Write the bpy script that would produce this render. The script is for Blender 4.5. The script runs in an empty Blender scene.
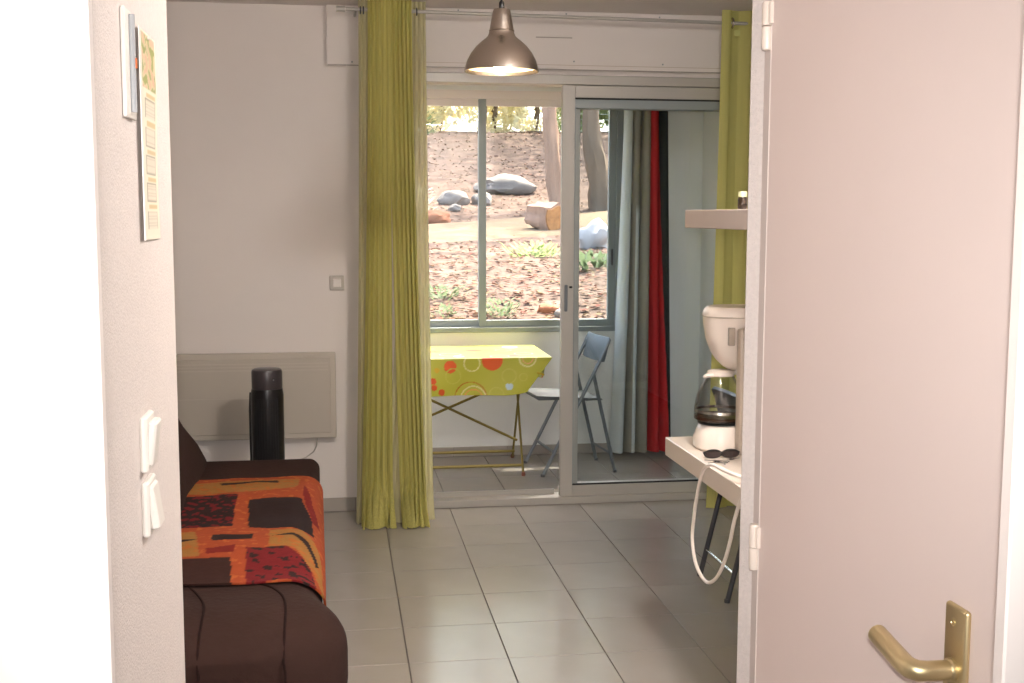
import bpy, bmesh, math, random
from mathutils import Vector, Matrix, noise
sc = bpy.context.scene
C = sc.collection
random.seed(7)

# ------------------------------------------------------------------ camera
PITCH, YAW, ROLL, CAMH = .1068, .1494, .0024, 1.47
_cy, _sy, _cp, _sp = math.cos(YAW), math.sin(YAW), math.cos(PITCH), math.sin(PITCH)
_F = Vector((_sy*_cp, _cy*_cp, -_sp)); _R = Vector((_cy, -_sy, 0)); _U = _R.cross(_F)
_r = _R*math.cos(ROLL) + _U*math.sin(ROLL); _u = -_R*math.sin(ROLL) + _U*math.cos(ROLL)
cd = bpy.data.cameras.new('camera'); cam = bpy.data.objects.new('camera', cd); C.objects.link(cam)
cd.sensor_width = 36; cd.lens = 1170.6/1024*36; cd.clip_start = .02; cd.clip_end = 300
cam.matrix_world = Matrix((( _r.x, _u.x, -_F.x, 0), (_r.y, _u.y, -_F.y, 0), (_r.z, _u.z, -_F.z, CAMH), (0, 0, 0, 1)))
sc.camera = cam
# ------------------------------------------------------------------ world, sun, flash, exposure
w = bpy.data.worlds.new('sky'); sc.world = w; w.use_nodes = True
nt = w.node_tree; sky = nt.nodes.new('ShaderNodeTexSky'); sky.sky_type = 'NISHITA'; sky.sun_disc = False
sky.sun_elevation = math.radians(60); sky.sun_rotation = math.radians(38); sky.air_density = 1.0; sky.dust_density = 6.0; sky.ozone_density = .6
bg = nt.nodes['Background']; bg.inputs[1].default_value = 1.28; nt.links.new(sky.outputs[0], bg.inputs[0])
SUN_E, SUN_A = math.radians(60), math.radians(38)
sd = bpy.data.lights.new('sun', 'SUN'); sd.energy = 12.0; sd.angle = math.radians(.6); sd.color = (1, .93, .8)
so = bpy.data.objects.new('sun', sd); C.objects.link(so)
so.rotation_euler = Vector((-math.sin(SUN_A)*math.cos(SUN_E), -math.cos(SUN_A)*math.cos(SUN_E), -math.sin(SUN_E))).to_track_quat('-Z', 'Y').to_euler()
so.location = (6, 10, 14)
fd = bpy.data.lights.new('camera_flash', 'SPOT'); fd.energy = 125; fd.spot_size = math.radians(80); fd.spot_blend = 1.0
fd.shadow_soft_size = .02; fd.color = (1, .965, .95)
fo = bpy.data.objects.new('camera_flash', fd); C.objects.link(fo)
fo.location = Vector((0, 0, CAMH)) + _u*.06 - _F*.02
fo.rotation_euler = _F.to_track_quat('-Z', 'Y').to_euler()
sc.view_settings.view_transform = 'Standard'; sc.view_settings.look = 'None'
sc.view_settings.gamma = 1; sc.view_settings.use_curve_mapping = False; sc.view_settings.exposure = 0.28

# ------------------------------------------------------------------ materials
def srgb(r, g, b):
    f = lambda c: ((c/255+.055)/1.055)**2.4 if c > 10 else c/255/12.92
    return (f(r), f(g), f(b), 1)
MATS = {}
def mat(name, col, rough=.6, metal=0, var=0, vscale=8, bump=0, bscale=200, spec=.5, coat=0, attr=None, transl=0, emit=0, rnd=0, stretch=None, alpha=1):
    if name in MATS: return MATS[name]
    m = bpy.data.materials.new(name); m.use_nodes = True; t = m.node_tree; N = t.nodes; L = t.links
    p = N['Principled BSDF']; p.inputs['Base Color'].default_value = col
    p.inputs['Roughness'].default_value = rough; p.inputs['Metallic'].default_value = metal
    p.inputs['Specular IOR Level'].default_value = spec; p.inputs['Coat Weight'].default_value = coat; p.inputs['Coat Roughness'].default_value = .05
    src = None
    if attr:
        a = N.new('ShaderNodeAttribute'); a.attribute_name = attr; src = a.outputs['Color']
    tc = N.new('ShaderNodeTexCoord'); co = tc.outputs['Object']
    if stretch:
        mp = N.new('ShaderNodeMapping'); mp.inputs['Scale'].default_value = stretch; L.new(co, mp.inputs[0]); co = mp.outputs[0]
    if var:
        n = N.new('ShaderNodeTexNoise'); n.inputs['Scale'].default_value = vscale; n.inputs['Detail'].default_value = 5; L.new(co, n.inputs['Vector'])
        mr = N.new('ShaderNodeMapRange'); mr.inputs[3].default_value = 1-var; mr.inputs[4].default_value = 1+var; mr.inputs[1].default_value = .25; mr.inputs[2].default_value = .75
        L.new(n.outputs[0], mr.inputs[0])
        mx = N.new('ShaderNodeMix'); mx.data_type = 'RGBA'; mx.blend_type = 'MULTIPLY'; mx.inputs[0].default_value = 1
        if src: L.new(src, mx.inputs[6])
        else: mx.inputs[6].default_value = col
        L.new(mr.outputs[0], mx.inputs[7]); src = mx.outputs[2]
    if rnd:
        oi = N.new('ShaderNodeObjectInfo'); mr = N.new('ShaderNodeMapRange'); mr.inputs[3].default_value = 1-rnd; mr.inputs[4].default_value = 1+rnd; L.new(oi.outputs['Random'], mr.inputs[0])
        mx = N.new('ShaderNodeMix'); mx.data_type = 'RGBA'; mx.blend_type = 'MULTIPLY'; mx.inputs[0].default_value = 1
        if src: L.new(src, mx.inputs[6])
        else: mx.inputs[6].default_value = col
        L.new(mr.outputs[0], mx.inputs[7]); src = mx.outputs[2]
    if src: L.new(src, p.inputs['Base Color'])
    if bump:
        n = N.new('ShaderNodeTexNoise'); n.inputs['Scale'].default_value = bscale; n.inputs['Detail'].default_value = 4; L.new(co, n.inputs['Vector'])
        b = N.new('ShaderNodeBump'); b.inputs['Strength'].default_value = bump; b.inputs['Distance'].default_value = .01; L.new(n.outputs[0], b.inputs['Height']); L.new(b.outputs[0], p.inputs['Normal'])
    if emit:
        p.inputs['Emission Color'].default_value = col; p.inputs['Emission Strength'].default_value = emit
    out = N['Material Output']
    sh = p.outputs[0]
    if transl:
        tr = N.new('ShaderNodeBsdfTranslucent'); tr.inputs[0].default_value = col
        if src: L.new(src, tr.inputs[0])
        ms = N.new('ShaderNodeMixShader'); ms.inputs[0].default_value = transl; L.new(sh, ms.inputs[1]); L.new(tr.outputs[0], ms.inputs[2]); sh = ms.outputs[0]
    if alpha < 1:
        tp = N.new('ShaderNodeBsdfTransparent'); ms = N.new('ShaderNodeMixShader'); ms.inputs[0].default_value = alpha
        L.new(tp.outputs[0], ms.inputs[1]); L.new(sh, ms.inputs[2]); sh = ms.outputs[0]
    L.new(sh, out.inputs[0])
    MATS[name] = m; return m
def glass(name, tint, refl=.08, rough=0.0):
    m = bpy.data.materials.new(name); m.use_nodes = True; t = m.node_tree; N = t.nodes; L = t.links
    N.remove(N['Principled BSDF'])
    tp = N.new('ShaderNodeBsdfTransparent'); tp.inputs[0].default_value = tint
    gl = N.new('ShaderNodeBsdfGlossy'); gl.inputs['Roughness'].default_value = rough
    fr = N.new('ShaderNodeLayerWeight'); fr.inputs[0].default_value = .12
    mr = N.new('ShaderNodeMapRange'); mr.inputs[3].default_value = refl*.5; mr.inputs[4].default_value = .6; L.new(fr.outputs['Fresnel'], mr.inputs[0])
    ms = N.new('ShaderNodeMixShader'); L.new(mr.outputs[0], ms.inputs[0]); L.new(tp.outputs[0], ms.inputs[1]); L.new(gl.outputs[0], ms.inputs[2])
    L.new(ms.outputs[0], N['Material Output'].inputs[0]); MATS[name] = m; return m

M = {}
M['wall'] = mat('wall_paint', srgb(229, 222, 216), .85, var=.025, vscale=2.5, bump=.05, bscale=160)
M['plaster'] = mat('rough_plaster', srgb(214, 204, 198), .5, var=.06, vscale=140, bump=.32, bscale=280)
M['ceil'] = mat('ceiling_paint', srgb(228, 220, 214), .9, bump=.1, bscale=90)
M['white'] = mat('white_paint', srgb(238, 228, 222), .45, var=.01, vscale=5)
M['door'] = mat('door_paint', srgb(232, 216, 210), .4, var=.012, vscale=4, bump=.03, bscale=40)
M['vwall'] = mat('veranda_render', srgb(242, 242, 238), .85, var=.03, vscale=3, bump=.08, bscale=120)
M['box'] = mat('shutter_box_paint', srgb(228, 219, 210), .6, var=.02, vscale=3)
M['tile'] = mat('floor_tile', srgb(160, 153, 145), .18, var=.04, vscale=6, rnd=.03)
M['grout'] = mat('grout', srgb(112, 104, 96), .9)
M['skirt'] = mat('skirting_tile', srgb(168, 160, 150), .4, var=.03, vscale=5)
M['alu'] = mat('aluminium_frame', srgb(186, 182, 174), .45, .25)
M['alu2'] = mat('grey_window_frame', srgb(150, 158, 158), .45, .2)
M['seal'] = mat('black_seal', srgb(24, 26, 26), .6)
M['glass'] = glass('clear_pane', (.978, .988, .985, 1), .06)
M['glass2'] = glass('tinted_pane', (.962, .985, .992, 1), .08)
M['carafe'] = glass('carafe_glass', (.90, .93, .92, 1), .16)
M['gcurt'] = mat('green_string_voile', srgb(210, 203, 120), .9, var=.16, vscale=30, transl=.35, stretch=(5, 5, .05))
M['sheer'] = mat('cream_sheer', srgb(226, 220, 178), .9, var=.05, vscale=30, transl=.4, stretch=(5, 5, .05), alpha=.72)
M['gcurt2'] = mat('olive_green_cotton', srgb(212, 207, 128), .9, var=.04, vscale=20, transl=.25, stretch=(5, 5, .1))
M['steel'] = mat('brushed_steel', srgb(184, 174, 164), .27, 1.0, var=.03, vscale=30, stretch=(1, 1, 20))
M['lampw'] = mat('lamp_inner_white', srgb(250, 238, 214), .5)
M['black'] = mat('black_plastic', srgb(20, 18, 20), .3)
M['blackm'] = mat('black_mesh', srgb(14, 13, 15), .55, bump=.3, bscale=500)
M['chrome'] = mat('chrome', srgb(205, 205, 205), .15, 1)
M['nickel'] = mat('satin_champagne_metal', srgb(204, 186, 144), .38, .85)
M['greym'] = mat('grey_enamel', srgb(118, 124, 128), .4, .3)
M['dkgrey'] = mat('dark_grey_enamel', srgb(74, 74, 78), .4, .3)
M['olive'] = mat('olive_gold_metal', srgb(138, 122, 60), .4, .4)
M['brown'] = mat('brown_quilted_cotton', srgb(55, 37, 32), .95, var=.08, vscale=12, bump=.25, bscale=60, spec=.2)
M['brown2'] = mat('brown_seam', srgb(40, 26, 24), .95, spec=.1)
M['throw'] = mat('printed_throw', (1, 1, 1, 1), .95, attr='print', var=.1, vscale=40, bump=.15, bscale=150, spec=.15)
M['cloth'] = mat('printed_oilcloth', (1, 1, 1, 1), .45, attr='print', spec=.35)
M['paper'] = mat('printed_paper', (1, 1, 1, 1), .35, attr='print')
M['stripe'] = mat('striped_curtain', (1, 1, 1, 1), .9, attr='print', transl=.2)
M['heater'] = mat('heater_enamel', srgb(184, 176, 163), .5, var=.02, vscale=10)
M['heater2'] = mat('heater_rim', srgb(190, 182, 169), .5)
M['swg'] = mat('grey_switch_plastic', srgb(186, 180, 170), .45)
M['swl'] = mat('pale_switch_plastic', srgb(222, 216, 208), .4)
M['plast'] = mat('white_plastic', srgb(238, 226, 214), .3)
M['plastg'] = mat('beige_plastic', srgb(196, 182, 166), .4)
M['coffee'] = mat('dark_coffee', srgb(52, 34, 24), .2)
M['shelf'] = mat('grey_shelf_laminate', srgb(176, 162, 154), .5, var=.02, vscale=5)
M['counter'] = mat('counter_laminate', srgb(224, 210, 196), .28, var=.015, vscale=6)
M['lens'] = mat('dark_lens', srgb(48, 36, 34), .08)
M['teal'] = mat('thermometer_glass', srgb(170, 172, 174), .15)
M['red'] = mat('red_liquid', srgb(190, 96, 40), .3)
M['ground'] = mat('leaf_litter_ground', srgb(88, 73, 63), .95, var=.5, vscale=3.5, bump=.35, bscale=14, spec=.1)
M['path'] = mat('dusty_path', srgb(112, 97, 77), .95, var=.12, vscale=3, bump=.3, bscale=20, spec=.1)
M['rock'] = mat('grey_boulder', srgb(112, 107, 99), .9, var=.22, vscale=3, bump=.5, bscale=12, spec=.2)
M['rock2'] = mat('ochre_stone', srgb(128, 86, 62), .9, var=.25, vscale=5, bump=.5, bscale=14, spec=.2)
M['bark'] = mat('pink_grey_bark', srgb(156, 130, 108), .95, var=.3, vscale=6, bump=.6, bscale=20, stretch=(1, 1, .25), spec=.1)
M['bark2'] = mat('grey_bark', srgb(118, 102, 84), .95, var=.3, vscale=6, bump=.6, bscale=20, stretch=(1, 1, .25), spec=.1)
M['logend'] = mat('cut_wood', srgb(160, 116, 70), .85, var=.4, vscale=14)
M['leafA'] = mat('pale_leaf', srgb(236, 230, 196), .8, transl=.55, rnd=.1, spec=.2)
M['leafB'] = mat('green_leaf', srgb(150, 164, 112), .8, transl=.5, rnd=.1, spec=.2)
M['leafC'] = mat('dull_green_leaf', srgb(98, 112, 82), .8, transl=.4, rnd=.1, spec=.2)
M['litter'] = mat('dry_leaf', srgb(196, 150, 120), .9, attr='print', transl=.2, spec=.1)
M['wire'] = mat('galvanised_wire', srgb(170, 178, 182), .5, .6)
M['facade'] = mat('exterior_render', srgb(214, 202, 184), .9)

# ------------------------------------------------------------------ mesh builder
ORG = {}
class MB:
    def __init__(s): s.bm = bmesh.new(); s.cols = None
    def box(s, x0, x1, y0, y1, z0, z1, b=0, seg=1, rot=None, piv=None):
        r = bmesh.ops.create_cube(s.bm, size=1, matrix=Matrix.Translation(((x0+x1)/2, (y0+y1)/2, (z0+z1)/2)) @ Matrix.Diagonal((abs(x1-x0), abs(y1-y0), abs(z1-z0), 1)))
        vs = r['verts']
        if b:
            es = list({e for v in vs for e in v.link_edges})
            r2 = bmesh.ops.bevel(s.bm, geom=es, offset=b, segments=seg, affect='EDGES', profile=.5, clamp_overlap=True)
            vs = list({v for v in r2['verts']} | {v for v in vs if v.is_valid})
        if rot: bmesh.ops.rotate(s.bm, verts=vs, cent=piv, matrix=rot)
        return s
    def rings(s, rings, cap0=True, cap1=True, closed=True):
        R = [[s.bm.verts.new(p) for p in ring] for ring in rings]
        n = len(R[0])
        for a, b in zip(R, R[1:]):
            for i in range(n if closed else n-1):
                j = (i+1) % n
                try: s.bm.faces.new((a[i], a[j], b[j], b[i]))
                except ValueError: pass
        if cap0: s.bm.faces.new(R[0][::-1])
        if cap1: s.bm.faces.new(R[-1])
        return s
    def tube(s, pts, r, n=8, cap=True, jit=0):
        pts = [Vector(p) for p in pts]; rs = r if isinstance(r, (list, tuple)) else [r]*len(pts)
        up = None; out = []
        for i, p in enumerate(pts):
            d = (pts[min(i+1, len(pts)-1)] - pts[max(i-1, 0)]).normalized()
            if up is None: up = Vector((0, 0, 1)) if abs(d.z) < .9 else Vector((0, 1, 0))
            a = d.cross(up).normalized(); up = a.cross(d).normalized()
            ring = []
            for k in range(n):
                q = rs[i]
                if jit: q *= 1 + jit*noise.noise(p*3 + Vector((k*1.7, 0, 0)))
                ring.append(p + (a*math.cos(2*math.pi*k/n) + up*math.sin(2*math.pi*k/n))*q)
            out.append(ring)
        return s.rings(out, cap, cap)
    def lathe(s, prof, c=(0, 0, 0), n=32, cap0=False, cap1=False):
        return s.rings([[(c[0]+r*math.cos(2*math.pi*k/n), c[1]+r*math.sin(2*math.pi*k/n), c[2]+z) for k in range(n)] for r, z in prof], cap0, cap1)
    def torus(s, c, R, r, axis='X', n=16, m=8):
        c = Vector(c); P = []
        for i in range(n+1):
            a = 2*math.pi*i/n
            P.append([])
            for k in range(m):
                b = 2*math.pi*k/m; q = R + r*math.cos(b); h = r*math.sin(b)
                v = (h, q*math.cos(a), q*math.sin(a)) if axis == 'X' else ((q*math.cos(a), h, q*math.sin(a)) if axis == 'Y' else (q*math.cos(a), q*math.sin(a), h))
                P[-1].append(c+Vector(v))
        return s.rings(P, False, False)
    def grid(s, fn, nu, nv, col=None):
        V = []
        if col and s.cols is None: s.cols = s.bm.verts.layers.float_color.new('print')
        for j in range(nv+1):
            for i in range(nu+1):
                v = s.bm.verts.new(fn(i/nu, j/nv)); V.append(v)
                if col: v[s.cols] = col(i/nu, j/nv)
        W = nu+1
        for j in range(nv):
            for i in range(nu): s.bm.faces.new((V[j*W+i], V[j*W+i+1], V[(j+1)*W+i+1], V[(j+1)*W+i]))
        return s
    def quad(s, p, col=None):
        if col and s.cols is None: s.cols = s.bm.verts.layers.float_color.new('print')
        vs = [s.bm.verts.new(q) for q in p]
        if col:
            for v in vs: v[s.cols] = col
        s.bm.faces.new(vs); return s
    def prism(s, poly, axis, a, b):
        f = {'X': lambda p, t: (t, p[0], p[1]), 'Y': lambda p, t: (p[0], t, p[1]), 'Z': lambda p, t: (p[0], p[1], t)}[axis]
        return s.rings([[f(p, a) for p in poly], [f(p, b) for p in poly]])
    def solid(s, t):
        bmesh.ops.recalc_face_normals(s.bm, faces=s.bm.faces[:])
        s.bm.normal_update(); fs = s.bm.faces[:]; vs = s.bm.verts[:]; d = {}
        be = [e for e in s.bm.edges if len(e.link_faces) == 1]
        bl = [(e.verts[0], e.verts[1]) for e in be]
        for v in vs:
            q = s.bm.verts.new(v.co - v.normal*t); d[v] = q
            if s.cols: q[s.cols] = v[s.cols]
        for f in fs: s.bm.faces.new([d[v] for v in reversed(f.verts)])
        for a, b in bl:
            s.bm.faces.new((a, b, d[b], d[a]))
        return s
    def build(s, name, m, parent=None, smooth=True, origin=None, normals=True, local=False):
        if normals: bmesh.ops.recalc_face_normals(s.bm, faces=s.bm.faces[:])
        org = ORG[parent] if parent else Vector(origin or (0, 0, 0))
        if org.length and not local: bmesh.ops.translate(s.bm, verts=s.bm.verts[:], vec=-org)
        me = bpy.data.meshes.new(name); s.bm.to_mesh(me); s.bm.free()
        me.materials.append(m)
        if smooth:
            me.polygons.foreach_set('use_smooth', [True]*len(me.polygons)); me.set_sharp_from_angle(angle=math.radians(38))
        o = bpy.data.objects.new(name, me); C.objects.link(o)
        if parent: o.parent = parent
        else: o.location = org
        ORG[o] = org; return o
def tag(o, label, cat, group=None, kind=None):
    o['label'] = label; o['category'] = cat
    if group: o['group'] = group
    if kind: o['kind'] = kind
    return o
def thing(name, label, cat, loc=(0, 0, 0), group=None):
    o = bpy.data.objects.new(name, None); C.objects.link(o); o.location = loc; o.empty_display_size = .05
    ORG[o] = Vector(loc); return tag(o, label, cat, group)
def struct(o, label=None, cat=None):
    o['kind'] = 'structure'
    if label: o['label'] = label
    if cat: o['category'] = cat
    return o
def inpoly(x, y, P):
    r = False; j = len(P)-1
    for i in range(len(P)):
        if (P[i][1] > y) != (P[j][1] > y) and x < (P[j][0]-P[i][0])*(y-P[i][1])/(P[j][1]-P[i][1])+P[i][0]: r = not r
        j = i
    return r
def smooth_path(P, n=5):
    P = [Vector(p) for p in P]; out = []
    for i in range(len(P)-1):
        a, b, c_, d = P[max(i-1, 0)], P[i], P[i+1], P[min(i+2, len(P)-1)]
        for k in range(n):
            t = k/n; out.append(.5*((2*b)+(c_-a)*t+(2*a-5*b+4*c_-d)*t*t+(3*b-a-3*c_+d)*t**3))
    return out+[P[-1]]
def copy_tree(o, parent=None):
    c = o.copy(); C.objects.link(c); c.parent = parent
    for ch in list(o.children): copy_tree(ch, c)
    return c

# ================================================================== SETTING
WY = 5.797      # face of the back wall
CZ = 2.465      # ceiling
VY = 7.05       # inner face of the veranda parapet
LX, RX = -1.25, 2.60
# floors and tiles
flo = struct(MB().box(LX-.1, RX+.1, -1.7, WY+.1, -.12, -.006).build('floor', M['grout'], smooth=False), 'grey tiled floor of the room', 'floor')
flv = struct(MB().box(-.6, 2.5, WY+.1, VY+.15, -.12, -.006).build('floor_veranda', M['grout'], smooth=False), 'grey tiled floor of the veranda behind the sliding door', 'floor')
TX, TY = .333, .339
tm = MB().box(0, TX-.0035, 0, TY-.0035, -.012, 0, b=.0012)
t0 = tm.build('tile', M['tile'], flo, smooth=False); first = True
def lay(par, x0, x1, y0, y1):
    global first
    i0 = math.floor((x0-.2202)/TX); j0 = math.floor((y0-4.757)/TY)
    for i in range(i0, 60):
        x = .2202+i*TX
        if x >= x1-.02: break
        for j in range(j0, 60):
            y = 4.757+j*TY
            if y >= y1-.02: break
            if x+TX < x0+.02 or y+TY < y0+.02: continue
            if first and par is flo: o = t0; first = False
            else: o = t0.copy(); C.objects.link(o); o.parent = par
            xa, xb = max(x, x0), min(x+TX, x1); ya, yb = max(y, y0), min(y+TY, y1)
            o.location = (xa+.0018, ya+.0018, 0); o.scale = ((xb-xa)/TX, (yb-ya)/TY, 1)
lay(flo, LX, RX, 1.97, WY+.02)
lay(flo, -.26, .70, .3, 1.97)
lay(flv, -.3, 2.25, WY+.10, VY)
# ceilings
struct(MB().box(LX-.1, RX+.1, -1.7, WY+.2, CZ, CZ+.15).build('ceiling', M['ceil'], smooth=False), 'pale grey painted ceiling', 'ceiling')
struct(MB().box(-.6, 2.5, WY+.2, VY+.45, 2.40, 2.60).build('ceiling_veranda', M['ceil'], smooth=False), 'white ceiling of the veranda', 'ceiling')
# back wall with opening for the sliding door
OX0, OX1, OZ = .33, 2.15, 2.165
mb = MB().box(LX, OX0, WY, WY+.2, 0, CZ).box(OX1, RX, WY, WY+.2, 0, CZ).box(OX0, OX1, WY, WY+.2, OZ, CZ)
struct(mb.build('wall_back', M['wall'], smooth=False), 'painted back wall around the sliding patio door', 'wall')
struct(MB().box(LX-.1, LX, 1.965, WY+.2, 0, CZ).build('wall_left', M['wall'], smooth=False), 'painted wall behind the sofa', 'wall')
struct(MB().box(RX, RX+.1, 1.965, WY+.2, 0, CZ).build('wall_right', M['wall'], smooth=False), 'painted right wall of the room', 'wall')
struct(MB().box(LX-.1, -.26, .95, 1.965, 0, CZ, b=.004).build('wall_passage_left', M['plaster'], smooth=False), 'rough plastered wall end with two switches', 'wall')
mb = MB().prism([(.6890, 1.907), (.7095, 1.965), (.80, 1.965), (.80, 1.907)], 'Z', 0, CZ).box(.70, .80, 1.10, 1.907, 2.06, CZ).box(.70, .80, .95, 1.10, 0, CZ).box(.80, RX+.1, .95, 1.965, 0, CZ)
struct(mb.build('wall_passage_right', M['plaster'], smooth=False), 'rough plastered wall beside the door hinges', 'wall')
struct(MB().box(1.50, 1.60, 1.965, 3.9, 0, CZ).build('wall_partition', M['wall'], smooth=False), 'kitchen partition wall behind the counter', 'wall')
# entrance wall, opening in front of the camera, landing behind it
mb = MB().box(LX-.1, -.1805, .932, .95, 0, CZ, b=.002).box(.585, RX+.1, .932, .95, 0, CZ, b=.002).box(-.1805, .585, .932, .95, 2.1, CZ)
struct(mb.build('wall_entrance', M['white'], smooth=False), 'bright white wall around the entrance opening', 'wall')
struct(MB().box(LX-.1, LX, -1.7, .932, 0, CZ).build('wall_landing_left', M['white'], smooth=False), 'white landing wall', 'wall')
struct(MB().box(RX, RX+.1, -1.7, .932, 0, CZ).build('wall_landing_right', M['white'], smooth=False), 'white landing wall', 'wall')
struct(MB().box(LX-.1, RX+.1, -1.8, -1.7, 0, CZ).build('wall_landing_back', M['white'], smooth=False), 'white landing wall behind the viewer', 'wall')
# skirting
for nm, a, b in (('baseboard_back', LX, OX0-.005), ('baseboard_right', OX1+.01, RX)):
    x = a; root = None
    while x < b-.02:
        x1 = min(x+.333, b)
        if root is None:
            root = struct(MB().box(a, b, WY-.005, WY-.0005, .0005, .068).build(nm, M['grout'], smooth=False), 'grey tile skirting along the back wall' if a < 0 else 'grey tile skirting right of the patio door', 'skirting')
        MB().box(x+.001, x1-.001, WY-.011, WY-.003, .001, .07, b=.0015).build('tile', M['skirt'], root, smooth=False)
        x = x1
# roller shutter box over the sliding door (boarded, with seams and screws)
BY = 5.752
tb = struct(MB().box(-.03, RX-.001, BY, WY-.0005, 2.186, CZ-.0005, b=.003).build('trim_1', M['wall'], smooth=False), 'painted roller shutter box across the top of the patio door', 'shutter box')
MB().box(-.026, .06, BY-.004, BY+.001, 2.180, 2.188).build('seam_strip', M['skirt'], tb, smooth=False)
MB().box(.06, RX-.01, BY-.003, BY+.001, 2.182, 2.187).build('seam_strip', M['skirt'], tb, smooth=False)
MB().box(.98, 1.16, BY-.0025, BY+.001, 2.335, 2.340).build('seam_strip', M['skirt'], tb, smooth=False)
MB().box(.43, RX-.01, BY-.003, BY+.001, 2.205, 2.2075).build('seam_strip', M['plastg'], tb, smooth=False)
for x, z in ((.09, 2.20), (.60, 2.455), (1.13, 2.452), (1.60, 2.448), (1.17, 2.225), (1.62, 2.22)):
    o = MB().lathe([(.0045, -.002), (.004, .0), (.001, .0012)], (0, 0, 0), 10, True, True).build('screw', M['alu2'], tb, local=True)
    o.location = (x, BY-.0008, z); o.rotation_euler = (math.pi/2, 0, 0)

# ---- window_1: the sliding patio door
def frame_piece(par, name, x0, x1, y0, y1, z0, z1, m, b=.002):
    return MB().box(x0, x1, y0, y1, z0, z1, b=b).build(name, m, par, smooth=False)
e = bpy.data.objects.new('window_1', None); C.objects.link(e); e.location = (1.24, 5.86, 0); ORG[e] = Vector(e.location)
struct(e, 'sliding aluminium patio door, both panels pushed to the right', 'patio door')
frame_piece(e, 'top_rail', OX0, OX1, 5.79, 5.90, 2.118, OZ-.002, M['alu'])
frame_piece(e, 'track', OX0, OX1, 5.78, 5.90, 0, .036, M['alu'])
frame_piece(e, 'track_lip', OX0+.03, 1.107, 5.865, 5.875, .03, .062, M['alu'])
frame_piece(e, 'jamb', OX0, OX0+.045, 5.79, 5.90, .036, 2.118, M['alu'])
frame_piece(e, 'jamb', OX1-.045, OX1, 5.79, 5.90, .036, 2.118, M['alu'])
def sash(x0, x1, y0, y1, st, front):
    s = frame_piece(e, 'sash', x0, x0+st, y0, y1, .036, 2.116, M['alu'])
    frame_piece(s, 'stile', x1-st, x1, y0, y1, .036, 2.116, M['alu'])
    frame_piece(s, 'head_rail', x0+st, x1-st, y0, y1, 2.056, 2.116, M['alu'])
    frame_piece(s, 'bottom_rail', x0+st, x1-st, y0, y1, .036, .092, M['alu'])
    frame_piece(s, 'top_rail', x0+st, x1-st, y0+.008, y1, 2.005, 2.056, M['alu2'])
    ym = (y0+y1)/2
    MB().box(x0+st, x1-st, ym-.003, ym+.003, .092, 2.005).build('pane', M['glass2' if front else 'glass'], s, smooth=False)
    if front:
        frame_piece(s, 'seal', x0+st, x1-st, y0+.004, y0+.012, .092, .100, M['seal'], 0)
        frame_piece(s, 'seal', x0+st, x1-st, y0+.004, y0+.012, 2.048, 2.056, M['seal'], 0)
        frame_piece(s, 'seal', x0+st, x0+st+.004, y0+.004, y0+.012, .092, 2.05, M['alu2'], 0)
        MB().box(x0+.016, x0+.032, y0-.005, y0+.002, .99, 1.125, b=.003).build('handle', M['greym'], s, smooth=False)
        MB().box(x0+.040, x0+.056, y0-.006, y0+.002, 1.108, 1.118, b=.002).build('latch', M['black'], s, smooth=False)
sash(1.124, OX1-.046, 5.80, 5.835, .064, True)
sash(1.165, OX1-.046, 5.85, 5.885, .06, False)

# ---- veranda shell
WX0, WX1, WZ0, WZ1 = -.05, 1.745, .765, 2.215
mb = MB().box(-.3, 2.25, VY, VY+.15, 0, WZ0).box(WX1, 2.25, VY, VY+.15, WZ0, 2.40).box(-.3, WX0, VY, VY+.15, WZ0, 2.40).box(WX0, WX1, VY, VY+.15, WZ1, 2.40)
struct(mb.build('wall_parapet', M['vwall'], smooth=False), 'white parapet wall of the veranda under the window', 'wall')
struct(MB().box(-.4, -.3, WY+.2, VY+.15, 0, .765).box(-.4, -.3, WY+.2, VY+.15, 2.215, 2.4).box(-.4, -.3, WY+.2, 6.06, .765, 2.215).build('wall_veranda_left', M['vwall'], smooth=False), 'white left end wall of the veranda', 'wall')
struct(MB().box(2.25, 2.35, WY+.2, VY+.15, 0, 2.4).build('wall_veranda_right', M['vwall'], smooth=False), 'white right end wall of the veranda', 'wall')
x = -.3; bp = struct(MB().box(-.3, 2.25, VY-.005, VY-.0005, .0005, .058).build('baseboard_veranda', M['grout'], smooth=False), 'tile skirting at the foot of the parapet', 'skirting')
while x < 2.2:
    MB().box(x+.001, min(x+.333, 2.25)-.001, VY-.011, VY-.003, .001, .06, b=.0015).build('tile', M['skirt'], bp, smooth=False); x += .333
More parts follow.
